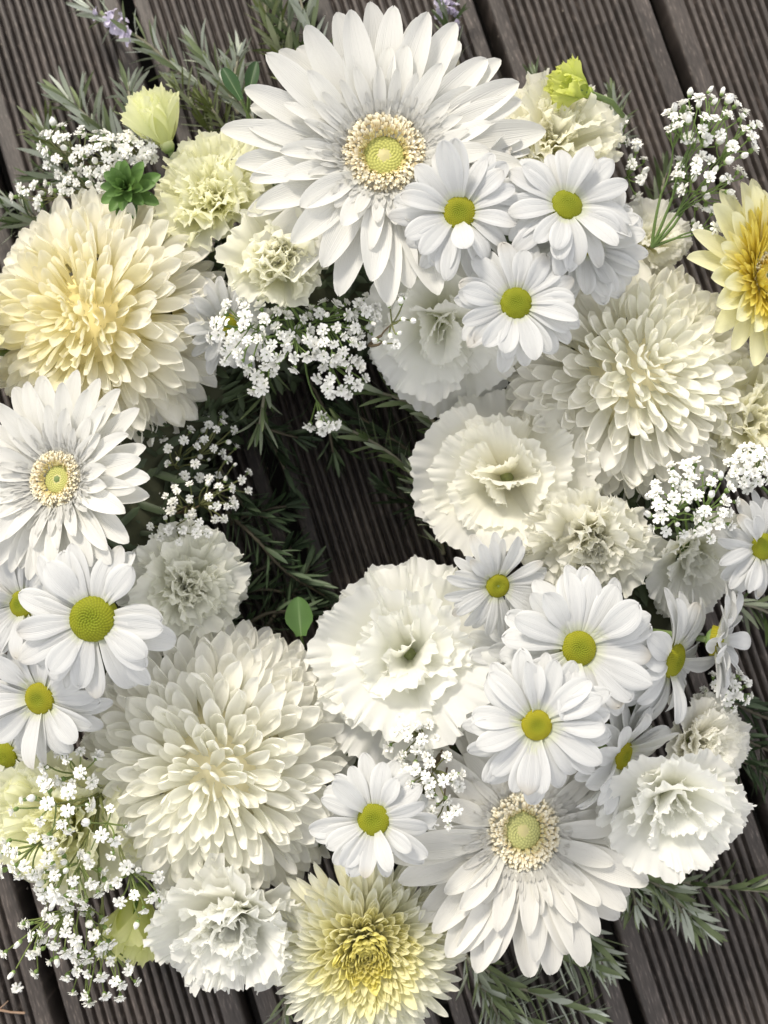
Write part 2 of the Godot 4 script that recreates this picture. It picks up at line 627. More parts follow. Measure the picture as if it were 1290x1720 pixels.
# ------------------------------------------------------------------ gerberas
func disc_mesh(r: float, dome: float, count: int, dip: float, c0: Color, c1: Color) -> ArrayMesh:
	# a dome whose tiny florets stand in spirals
	var b := Buf.new()
	var nu := 30
	var nv := 97
	for i in nu:
		for j in nv:
			var t := float(i) / (nu - 1)
			var a := TAU * j / (nv - 1)
			var k := t * t * count
			var best := 9.0
			for q in 40:
				var id := int(k) - 20 + q
				if id < 0 or id > count:
					continue
				var rq := sqrt((id + 0.5) / count)
				var aq := id * GA
				var d := Vector2(cos(a), sin(a)) * t - Vector2(cos(aq), sin(aq)) * rq
				best = minf(best, d.length())
			var bump := maxf(0.0, 1.0 - pow(best * sqrt(float(count)) / 0.95, 2.0))
			var y := dome * (1.0 - t * t) - dip * exp(-t * t * 6.0) + 0.055 * bump
			if t > 0.92:
				y -= (t - 0.92) * 5.0
			b.v.append(Vector3(cos(a) * t, y, sin(a) * t) * r)
			b.uv.append(Vector2(a, t))
			b.col.append((c0.lerp(c1, smoothstep(0.1, 0.9, t))).lerp(c1 * 0.55, 0.75 * (1.0 - bump)))
	b.quads(nu, nv, 0)
	return close(b)

func gerbera(label: String, called: String, px: float, py: float, rp: float, h: float, up: Vector3, spin: float, rows: Array, white: Color, inner: Color, ring: Color, eye: Color, droop := 0.0) -> Node3D:
	var R := metres(rp, h) * 1.1
	var root := thing(called, label, "gerbera", spot(px, py, h) - up.normalized() * R * 0.03, up, spin)
	for at in rows.size():
		var row: Array = rows[at]
		var ink := white.lerp(inner, clampf(0.45 * (at - 1), 0.0, 1.0)) if called == "yellow_gerbera" else white
		# [count, reach, half width, elevation, start, height, slim]
		var l := []
		var len: float = row[1] - row[4]
		for k in 6:
			l.append(blade({"L": len, "W": row[2] * rr(0.88, 1.1), "nu": 11 if row[2] > 0.04 else 6, "nv": 9 if row[2] > 0.04 else 3, "base": 0.35, "peak": 0.6, "ts": 0.56, "tp": 2.0, "te": 0.55, "a0": 0.12, "a1": rr(-0.45, -0.1) - droop * 0.4, "a2": rr(-0.1, 0.4),
				"c0": rr(0.1, 0.35), "c1": rr(-0.1, 0.5), "ridge": 0.035 if row[2] > 0.04 else 0.0, "rn": 3.0, "notch": rr(0.0, 0.02), "sway": rr(-0.06, 0.06), "twist": rr(-0.25, 0.25), "base_col": inner, "col": ink, "kt": 0.55}))
		var n: int = row[0]
		var turn := rr(0, 1)
		for i in n:
			var az := TAU * (i + turn) / n + rr(-0.25, 0.25) * TAU / n
			# petals that hang on the low side of the bloom
			put(root, "petal" if row[2] > 0.04 else "inner_petal", l[rng.randi() % 6], M.petal, radial(az, deg_to_rad(row[3] + rr(-5, 5)), R * row[4], R * row[5], R * rr(0.93, 1.04), rr(-0.25, 0.25)))
	put(root, "eye", disc_mesh(R * 0.14, 0.14, 150, 0.16, eye * 1.1, eye), M.pollen, Transform3D(Basis(), Vector3(0, R * 0.035, 0)))
	var mm := MultiMesh.new()
	mm.transform_format = MultiMesh.TRANSFORM_3D
	mm.use_colors = true
	mm.mesh = blade({"L": 1.0, "W": 0.30, "nu": 5, "nv": 3, "base": 0.7, "ts": 0.5, "a0": 0.9, "a1": -1.2, "a2": -0.6, "c0": 0.5, "base_col": Color(0.85, 0.72, 0.48), "col": Color.WHITE, "kt": 0.6})
	var num := 540
	mm.instance_count = num
	for i in num:
		var f := (i + 0.5) / num
		var r0 := R * lerpf(0.12, 0.25, f)
		mm.set_instance_transform(i, radial(i * GA * 1.0 + rr(-0.2, 0.2), rr(-0.3, 0.9), r0, R * (0.05 + 0.045 * sin(f * PI)), R * rr(0.027, 0.044), rr(-0.6, 0.6)))
		var k := rr(0.0, 1.0)
		mm.set_instance_color(i, ring.lerp(Color(0.90, 0.87, 0.74), clampf(k * 0.75 + 0.4 * f, 0.0, 1.0)) if f > 0.2 else ring.lerp(eye, 0.4))
	var o := MultiMeshInstance3D.new()
	o.name = "stamens"
	o.multimesh = mm
	o.material_override = M.floret
	o.set_meta("kind", "stuff")
	root.add_child(o)
	var core := Buf.new()
	core.blob(Vector3(0, -0.22 * R, 0), Vector3.UP, R * 0.25, R * 0.27, Color(0.14, 0.22, 0.07), Color(0.55, 0.5, 0.25), 7, 13)
	put(root, "calyx", close(core), M.green)
	stem_of(root, 0.003, 0.06)
	return root

func build_gerberas() -> void:
	var w := Color(0.83, 0.825, 0.805)
	var iv := Color(0.86, 0.855, 0.80)
	var rows := [
		[22, 1.0, 0.106, 5.0, 0.14, 0.0], [21, 0.92, 0.098, 12.0, 0.14, 0.012], [17, 0.70, 0.075, 20.0, 0.16, 0.02], [26, 0.56, 0.042, 24.0, 0.18, 0.02],
		[40, 0.49, 0.024, 27.0, 0.22, 0.025], [56, 0.43, 0.019, 33.0, 0.23, 0.03], [66, 0.37, 0.017, 45.0, 0.24, 0.03], [60, 0.32, 0.014, 60.0, 0.25, 0.03]]
	gerbera("largest white gerbera, full face, at the top of the ring", "gerbera", 645, 262, 250, 0.082, Vector3(0.02, 1, -0.04), 0.2, rows, w, iv, Color(0.84, 0.72, 0.44), Color(0.55, 0.55, 0.16))
	gerbera("white gerbera cut by the west edge, above three green eyed daisies", "gerbera", 97, 805, 170, 0.088, Vector3(-0.30, 1, -0.04), 1.1, rows, w, iv, Color(0.84, 0.72, 0.44), Color(0.55, 0.55, 0.18))
	gerbera("white gerbera with drooping petals at the south, beside the yellow hearted flower", "gerbera", 878, 1395, 212, 0.060, Vector3(0.14, 1, -0.16), 0.5, rows, Color(0.82, 0.81, 0.78), iv, Color(0.80, 0.72, 0.52), Color(0.52, 0.53, 0.22), 0.9)
	var yrows := [
		[24, 1.0, 0.12, 4.0, 0.14, 0.0], [20, 0.9, 0.11, 18.0, 0.14, 0.012], [44, 0.80, 0.046, 19.0, 0.14, 0.02], [50, 0.74, 0.041, 25.0, 0.16, 0.02],
		[52, 0.67, 0.036, 32.0, 0.18, 0.025], [52, 0.58, 0.030, 41.0, 0.19, 0.03], [50, 0.48, 0.026, 52.0, 0.19, 0.03]]
	gerbera("yellow double gerbera leaning out over the east edge", "yellow_gerbera", 1290, 464, 156, 0.062, Vector3(0.42, 1, -0.04), 0.0, yrows, Color(0.95, 0.93, 0.64), Color(0.94, 0.80, 0.16), Color(0.85, 0.66, 0.10), Color(0.8, 0.6, 0.08))
	gerbera("yellow bloom mostly hidden behind the cream white chrysanthemum at the west edge", "yellow_gerbera", -58, 580, 118, 0.056, Vector3(-0.7, 1, 0.1), 0.7, yrows, Color(0.95, 0.93, 0.64), Color(0.94, 0.80, 0.16), Color(0.85, 0.66, 0.10), Color(0.8, 0.6, 0.08))

# ------------------------------------------------------------------ lisianthus
func lisianthus(label: String, px: float, py: float, rp: float, h: float, up: Vector3, spin: float, rings: Array, base: Color, edge: Color, ruf: float, fq := 1.0) -> Node3D:
	var R := metres(rp, h) * 1.1
	var n := up.normalized()
	var root := thing("lisianthus", label, "lisianthus", spot(px, py, h) - n * R * 0.45, n, spin)
	for ring in rings:
		# [count, length, half angle, elevation, curl out]
		var num: int = ring[0]
		var t0 := rr(0, 1)
		var l := []
		for k in mini(num, 3):
			l.append(fan({"L": R * ring[1], "A": deg_to_rad(ring[2]) * rr(0.9, 1.1), "a0": 0.25 + rr(-0.1, 0.1), "a1": ring[4] + rr(-0.25, 0.25), "a2": rr(-0.3, 0.15), "ruf": ruf * rr(0.8, 1.25), "fq": fq, "cup": rr(0.1, 0.4), "jag": 0.022,
				"nv": 67 if ring[1] > 0.5 else 41, "nu": 12 if ring[1] > 0.5 else 9, "base_col": base, "col": edge, "kt": 0.85}))
		for i in num:
			put(root, "petal", l[i % l.size()], M.frill, radial(TAU * (i + t0) / num + rr(-0.25, 0.25), deg_to_rad(ring[3] + rr(-13, 13)), R * 0.04, rr(0.0, 0.04) * R, rr(0.86, 1.1), rr(-0.35, 0.35)))
	var b := Buf.new()
	b.blob(Vector3(0, -R * 0.16, 0), Vector3.UP, R * 0.13, R * 0.28, Color(0.12, 0.2, 0.06), Color(0.4, 0.45, 0.2), 6, 9)
	put(root, "calyx", close(b), M.green)
	stem_of(root, 0.0018)
	return root

func build_lisianthus() -> void:
	var white := Color(0.955, 0.955, 0.95)
	var cream := Color(0.955, 0.948, 0.91)
	var lime := Color(0.95, 0.948, 0.80)
	var wb := Color(0.90, 0.91, 0.80)
	var open := [[5, 1.02, 50, 18, -0.3], [5, 0.94, 48, 32, -0.35], [4, 0.82, 46, 44, -0.2], [4, 0.66, 44, 56, 0.0], [3, 0.46, 42, 68, 0.1]]
	var dense := [[6, 1.0, 44, 18, -0.3], [6, 0.96, 42, 32, -0.3], [6, 0.88, 38, 46, -0.3], [6, 0.8, 34, 58, -0.25], [6, 0.72, 30, 70, -0.15], [5, 0.64, 28, 82, 0.0]]
	var rose := [[5, 1.0, 50, 30, 0.15], [5, 0.95, 46, 46, 0.35], [6, 0.88, 40, 60, 0.4], [6, 0.82, 34, 70, 0.35], [5, 0.76, 28, 80, 0.3]]
	lisianthus("pale lime ruffled lisianthus below the frilly bud, under the largest gerbera's petals", 352, 318, 108, 0.066, Vector3(-0.12, 1, -0.22), 0.2, dense, Color(0.95, 0.94, 0.60), lime, 0.10, 1.3)
	lisianthus("small rose shaped pale lime lisianthus with tightly coiled frills", 466, 440, 98, 0.080, Vector3(0.0, 1, 0.15), 0.9, rose, Color(0.95, 0.935, 0.66), Color(0.95, 0.945, 0.86), 0.085, 1.4)
	lisianthus("white lisianthus tipped over towards the ring's hole, just below the largest gerbera", 742, 560, 142, 0.066, Vector3(-0.05, 0.8, 0.66), 0.3, open, wb, white, 0.06)
	lisianthus("cream lisianthus with broad folds, on the east rim of the hole", 842, 800, 138, 0.062, Vector3(-0.28, 1, 0.06), 0.6, open, Color(0.955, 0.935, 0.82), cream, 0.07)
	lisianthus("crumpled cream lisianthus squeezed between the broad cream one and a daisy", 1000, 920, 112, 0.064, Vector3(0.05, 0.9, 0.5), 1.4, dense, Color(0.955, 0.935, 0.82), cream, 0.11, 1.3)
	lisianthus("white lisianthus low under a spray of tiny flowers, on the east side", 1180, 945, 108, 0.058, Vector3(0.25, 0.8, 0.5), 2.0, open, wb, white, 0.07)
	lisianthus("large white ruffled lisianthus on the south rim of the hole", 688, 1098, 157, 0.066, Vector3(-0.05, 1, -0.1), 0.1, [[6, 1.08, 48, 16, -0.25], [5, 0.98, 46, 30, -0.35], [5, 0.88, 44, 44, -0.35], [5, 0.76, 40, 56, -0.3], [4, 0.62, 38, 68, -0.2]], Color(0.91, 0.915, 0.84), white, 0.08, 1.15)
	lisianthus("white lisianthus hanging out over the deck boards at the south east", 1148, 1362, 126, 0.068, Vector3(0.15, 0.9, 0.35), 0.7, open, Color(0.91, 0.91, 0.83), white, 0.07)
	lisianthus("white frilled lisianthus at the bottom beside the yellow hearted chrysanthemum", 385, 1570, 128, 0.062, Vector3(-0.08, 0.9, 0.4), 0.0, dense, Color(0.91, 0.91, 0.83), white, 0.09, 1.1)
	lisianthus("white lisianthus behind the widest daisy on the west rim of the hole", 318, 985, 108, 0.058, Vector3(0.3, 0.9, -0.02), 0.5, dense, Color(0.93, 0.93, 0.82), Color(0.95, 0.95, 0.92), 0.10, 1.2)
	lisianthus("cream carnation like lisianthus below a green bud at the top east", 932, 212, 118, 0.066, Vector3(0.02, 1.0, -0.4), 0.9, dense, Color(0.95, 0.935, 0.72), Color(0.95, 0.94, 0.86), 0.09, 1.3)
	lisianthus("lime tinted lisianthus behind loose tiny flowers at the south west corner", 92, 1388, 130, 0.058, Vector3(-0.28, 1, 0.12), 0.3, dense, Color(0.95, 0.945, 0.58), Color(0.95, 0.95, 0.78), 0.09, 1.2)
	lisianthus("small cream lisianthus peeping from under the stems near the yellow gerbera", 1100, 392, 66, 0.05, Vector3(0.2, 1, -0.3), 0.3, open, Color(0.82, 0.80, 0.5), cream, 0.07)
	lisianthus("pale cream lisianthus cut by the east edge under the yellow gerbera", 1282, 705, 108, 0.056, Vector3(0.45, 1, 0.1), 0.3, dense, Color(0.92, 0.90, 0.62), Color(0.93, 0.915, 0.80), 0.08)
	lisianthus("white crumpled lisianthus behind the south east one, above dark rosemary", 1190, 1255, 86, 0.05, Vector3(0.5, 0.8, 0.1), 0.3, dense, Color(0.93, 0.915, 0.82), Color(0.945, 0.935, 0.91), 0.08)
	lisianthus("white lisianthus filling in under the south gerbera and small daisy", 735, 1330, 92, 0.045, Vector3(0.0, 1, 0.1), 0.3, open, wb, cream, 0.07)
	# half closed buds
	bud("frilly yellow green half open bud at the top west", 262, 205, 62, 0.066, Vector3(-0.35, 0.35, -0.75), Color(0.82, 0.86, 0.44), Color(0.93, 0.94, 0.66), 10)
	bud("small closed lime green bud above the carnation like bloom", 962, 146, 48, 0.074, Vector3(-0.8, 0.35, -0.1), Color(0.50, 0.60, 0.10), Color(0.76, 0.80, 0.26), 9, 58.0)
	bud("lime green flower hanging down behind loose tiny flowers at the bottom", 222, 1555, 74, 0.042, Vector3(-0.1, 0.35, 0.85), Color(0.76, 0.80, 0.30), Color(0.86, 0.88, 0.48), 6)

func bud(label: String, px: float, py: float, rp: float, h: float, up: Vector3, base: Color, edge: Color, count: int, steep := 48.0) -> void:
	var R := metres(rp, h)
	var n := up.normalized()
	var root := thing("lisianthus_bud", label, "flower bud", spot(px, py, h) - n * R * 0.7, n, rr(0, 6))
	var l := []
	for k in 5:
		l.append(fan({"L": R * rr(1.5, 1.7), "A": deg_to_rad(40), "a0": -0.2, "a1": 1.45, "a2": -0.55, "ruf": 0.06, "fq": 1.4, "cup": 0.7, "jag": 0.04, "nv": 51, "nu": 11, "base_col": base, "col": edge, "kt": 0.95}))
	for i in count:
		var inner := i % 2
		put(root, "petal", l[i % 5], M.frill, radial(TAU * i / count + rr(-0.1, 0.1), deg_to_rad(steep + 18 * inner + rr(-6, 6)), R * 0.07, 0.0, 1.0 - 0.06 * inner))
	for k in 5:
		put(root, "sepal", blade({"L": R * 1.3, "W": R * 0.035, "nu": 7, "nv": 3, "base": 1.0, "ts": 0.2, "tp": 1.0, "te": 1.0, "a0": 0.5, "a1": -0.6, "base_col": Color(0.10, 0.18, 0.04), "col": Color(0.12, 0.19, 0.05)}), M.leaf, radial(TAU * k / 5.0 + 0.2, deg_to_rad(50), R * 0.14, -0.02 * R))
	var b := Buf.new()
	b.blob(Vector3(0, -R * 0.2, 0), Vector3.UP, R * 0.22, R * 0.5, Color(0.12, 0.2, 0.05), base, 6, 9)
	put(root, "calyx", close(b), M.green)
	stem_of(root, 0.0014, 0.04)

# ------------------------------------------------------------------ daisies
func daisy(label: String, px: float, py: float, rp: float, h: float, up: Vector3, spin: float, lift := 10.0, disc := 0.27, under := 9, slim := 1.0) -> Node3D:
	var R := metres(rp, h) * rr(0.98, 1.08)
	var n := up.normalized()
	var root := thing("daisy", label, "daisy", spot(px, py, h) - n * R * 0.1, n, spin, "white daisies with lime green eyes")
	var w := Color(0.745, 0.752, 0.763)
	var rows := [[rng.randi_range(14, 18), 0.86, 0.165, lift, 0.0], [under + 5, 0.96, 0.168, lift - 11.0, -0.03], [4, 0.70, 0.18, lift + 8.0, 0.01]]
	var age := rng.randf()
	for row in rows:
		var l := []
		for k in 7:
			l.append(blade({"tip_col": w.lerp(Color(0.58, 0.50, 0.36), 0.55 * age) if k == 6 else w, "L": row[1], "W": row[2] * slim * rr(0.85, 1.12), "nu": 11, "nv": 9, "base": 0.34, "peak": 0.62, "ts": 0.62, "tp": 2.3, "te": 0.55, "a0": 0.38, "a1": rr(-1.15, -0.55), "a2": rr(-0.3, 0.35),
				"c0": rr(0.02, 0.3), "c1": rr(-0.4, 0.4), "ridge": 0.115, "rn": 3.0, "notch": rr(0.0, 0.05), "sway": rr(-0.08, 0.08), "twist": rr(-0.3, 0.3), "base_col": Color(0.76, 0.80, 0.52), "col": w, "kt": 0.3}))
		for i in int(row[0]):
			if rng.randf() < 0.03:
				continue
			var el: float = row[3] + rr(-8, 8) - 5.0 * age
			if rng.randf() < 0.05 and row[4] < 0.01:
				el += 28.0
			put(root, "petal", l[rng.randi() % 7], M.petal, radial(TAU * (i + 0.35 * row[0]) / row[0] + rr(-0.17, 0.17), deg_to_rad(el), R * (0.13 if row[4] < 0.005 else 0.22), R * row[4], R * rr(0.9, 1.05), rr(-0.35, 0.35)))
	put(root, "disc", disc_mesh(R * disc * rr(0.92, 1.02), rr(0.32, 0.5), rng.randi_range(230, 330), rr(0.05, 0.22), Color(0.17, 0.23, 0.008).lerp(Color(0.26, 0.28, 0.012), rng.randf()), Color(0.26, 0.28, 0.01).lerp(Color(0.38, 0.34, 0.015), rng.randf())), M.pollen, Transform3D(Basis(), Vector3(0, R * 0.04, 0)))
	var b := Buf.new()
	b.blob(Vector3(0, -R * 0.17, 0), Vector3.UP, R * 0.2, R * 0.2, Color(0.14, 0.22, 0.07), Color(0.2, 0.3, 0.1), 6, 11)
	put(root, "calyx", close(b), M.green)
	stem_of(root, 0.0015, 0.05)
	return root

func build_daisies() -> void:
	daisy("daisy overlapping the lower east petals of the largest gerbera", 772, 355, 108, 0.094, Vector3(-0.05, 1, 0.1), 0.1)
	daisy("daisy just below the cream carnation like bloom at the top east", 955, 340, 118, 0.094, Vector3(0.2, 1, -0.2), 0.5)
	daisy("daisy over the tipped white lisianthus, touching the east chrysanthemum", 868, 508, 104, 0.094, Vector3(0.02, 1, 0.05), 0.8)
	daisy("daisy tucked half hidden under the one below the carnation like bloom", 985, 404, 108, 0.080, Vector3(0.15, 1, 0.05), 1.3)
	daisy("daisy with closed up petals, partly behind the largest gerbera's neighbour", 812, 262, 78, 0.078, Vector3(-0.15, 0.8, -0.5), 0.2, 34.0)
	daisy("small slim petalled daisy at the south east rim of the hole", 838, 985, 88, 0.082, Vector3(0.22, 1, 0.2), 0.4, 8.0, 0.25, 9, 0.72)
	daisy("daisy with the widest spread in the south east group, uppermost there", 975, 1090, 126, 0.090, Vector3(0.1, 1, 0.0), 0.0, 10.0, 0.25)
	daisy("daisy right below the uppermost of the south east group, above the drooping gerbera", 903, 1220, 124, 0.097, Vector3(0.0, 1, 0.08), 0.9, 12.0, 0.24, 12)
	daisy("daisy nearly hidden behind two south east daisies, a sliver of eye showing", 890, 1098, 100, 0.074, Vector3(-0.1, 1, 0.1), 0.3)
	daisy("daisy turned aside with petals hanging, east of the uppermost south east daisy", 1138, 1112, 112, 0.070, Vector3(0.85, 0.8, 0.35), 0.6, 6.0)
	daisy("daisy seen edge on at the east, facing outward over the deck", 1212, 1078, 96, 0.066, Vector3(1.0, 0.5, 0.15), 0.2, 24.0)
	daisy("daisy seen from its side, petals pointing east above the hanging lisianthus", 1052, 1272, 104, 0.066, Vector3(0.75, 0.7, 0.3), 0.9, 12.0)
	daisy("daisy at the bottom just above the yellow hearted chrysanthemum", 627, 1378, 93, 0.086, Vector3(-0.05, 1, -0.04), 0.5, 10.0, 0.31)
	daisy("widest daisy on the west side, lowest petals over another daisy", 152, 1040, 122, 0.098, Vector3(-0.02, 1, 0.02), 0.2, 8.0, 0.31)
	daisy("daisy cut by the west edge, behind the widest west daisy", 32, 1015, 92, 0.08, Vector3(-0.3, 1, 0.05), 0.7)
	daisy("daisy below the widest west daisy, its petals hanging down", 62, 1175, 116, 0.08, Vector3(-0.25, 1, 0.12), 0.3, 4.0)
	daisy("small greenish white daisy behind tiny flowers, between chrysanthemum and hole", 383, 545, 84, 0.066, Vector3(0.25, 1, 0.15), 0.3, 20.0, 0.27, 9, 0.75)
	daisy("daisy cut by the east edge under a spray of tiny flowers", 1285, 918, 84, 0.07, Vector3(0.35, 1, 0.1), 0.3, 8.0, 0.28, 9, 0.8)
	daisy("daisy below the west daisies, largely out of the picture at the edge", 5, 1270, 92, 0.056, Vector3(-0.4, 1, 0.3), 0.3, 4.0)

# ------------------------------------------------------------------ rosemary and leaves
func smooth_path(pts: Array, step: float) -> PackedVector3Array:
	var c := Curve3D.new()
	for i in pts.size():
		var a: Vector3 = pts[maxi(i - 1, 0)]
		var b: Vector3 = pts[mini(i + 1, pts.size() - 1)]
		var t := (b - a) / 6.0
		c.add_point(pts[i], -t, t)
	var out := PackedVector3Array()
	var n := maxi(3, int(c.get_baked_length() / step))
	for i in n + 1:
		out.append(c.sample_baked(c.get_baked_length() * i / n, true))
	return out

var leaf_sets := {}
func leaf_set(tone: String) -> Array:
	if leaf_sets.has(tone):
		return leaf_sets[tone]
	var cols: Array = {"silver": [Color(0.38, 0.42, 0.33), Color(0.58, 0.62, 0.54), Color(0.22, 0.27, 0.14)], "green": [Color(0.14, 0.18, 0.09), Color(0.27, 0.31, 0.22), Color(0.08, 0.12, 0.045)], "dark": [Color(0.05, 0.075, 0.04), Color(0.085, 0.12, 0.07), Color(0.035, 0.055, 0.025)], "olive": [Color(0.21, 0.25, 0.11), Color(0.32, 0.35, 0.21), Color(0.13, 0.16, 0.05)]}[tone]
	var l := []
	for k in 9:
		var c: Color = cols[k % 3]
		l.append(blade({"L": 1.0, "W": rr(0.066, 0.088), "nu": 7, "nv": 5, "base": 0.4, "peak": 0.4, "ts": 0.45, "tp": 1.8, "te": 0.7, "a0": rr(0.0, 0.25), "a1": rr(-0.7, 0.1), "c0": rr(-0.5, -0.15), "ridge": -0.14, "rn": 1.0, "sway": rr(-0.08, 0.08), "twist": rr(-0.3, 0.3), "base_col": c * 0.9, "col": c, "kt": 0.5}))
	leaf_sets[tone] = l
	return l

func sprig(label: String, pts: Array, tone: String, leaf_px: float, gap_mm := 3.6, open := 0.95, flowers := false) -> void:
	var w := []
	for p in pts:      # shoots that leave the ring sink towards the boards
		var away := RING.distance_to(Vector2(p[0], p[1]))
		w.append(spot(p[0], p[1], maxf(0.008, p[2] * lerpf(1.0, 0.35, smoothstep(480.0, 700.0, away)))))
	var path := smooth_path(w, 0.004)
	var root := thing("rosemary_sprig", label, "rosemary", path[0])
	var o: Vector3 = path[0]
	var local := PackedVector3Array()
	for p in path:
		local.append(p - o)
	var b := Buf.new()
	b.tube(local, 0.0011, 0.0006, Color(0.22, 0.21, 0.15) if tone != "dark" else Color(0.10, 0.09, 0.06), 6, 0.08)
	put(root, "stem", close(b), M.green)
	var set_ := leaf_set(tone)
	var L := metres(leaf_px, pts[0][2]) * 1.2
	var dense := smooth_path(w, gap_mm * 0.001)
	var n := dense.size()
	for i in range(1, n):
		var t := float(i) / (n - 1)
		var d := (dense[mini(i + 1, n - 1)] - dense[i - 1]).normalized()
		var s1 := d.cross(Vector3.UP).normalized()
		var s2 := s1.cross(d)
		var tip := smoothstep(0.8, 1.0, t)
		var many := (4 if tone == "silver" or tone == "olive" else 3) if i < n - 1 else 7
		for k in many + (1 if rng.randf() < 0.4 else 0):
			var a := TAU * k / many + (i % 2) * PI / 2.0 + rr(-0.4, 0.4) + 0.5
			if i == n - 1:
				a = TAU * k / many + rr(-0.2, 0.2)
			var out := s1 * cos(a) + s2 * sin(a)
			var lean := lerpf(open, open * 0.42, tip) + rr(-0.2, 0.2)
			var dir := (d * cos(lean) + out * sin(lean)).normalized()
			var bz := dir.cross(d - dir * 0.2).normalized()
			if bz.length() < 0.5:
				bz = s2
			var by := bz.cross(dir)
			var sc := L * lerpf(1.0, 0.75, tip) * rr(0.75, 1.15)
			put(root, "leaf", set_[rng.randi() % set_.size()], M.leaf, Transform3D(Basis(dir * sc, by * sc, bz * sc), dense[i] - o + out * 0.0008))
	if flowers:
		for k in 9:
			var bb := Buf.new()
			for q in 4:
				blade_into(bb, {"L": 0.0048, "W": 0.0016, "nu": 5, "nv": 3, "base": 0.4, "a0": 0.6, "a1": -1.2, "c0": 0.3, "base_col": Color(0.55, 0.52, 0.62), "col": Color(0.62, 0.57, 0.72)}, radial(TAU * q / 4.0 + rr(-0.3, 0.3), rr(0.2, 0.7)))
			var at: Vector3 = dense[int((n - 1) * rr(0.62, 0.86))] - o
			var nn := Vector3(rr(-1, 1), rr(0.2, 1.0), rr(-1, 1)).normalized()
			put(root, "blossom", close(bb), M.floret, Transform3D(Basis(Quaternion(Vector3.UP, nn)), at + nn * 0.0035))

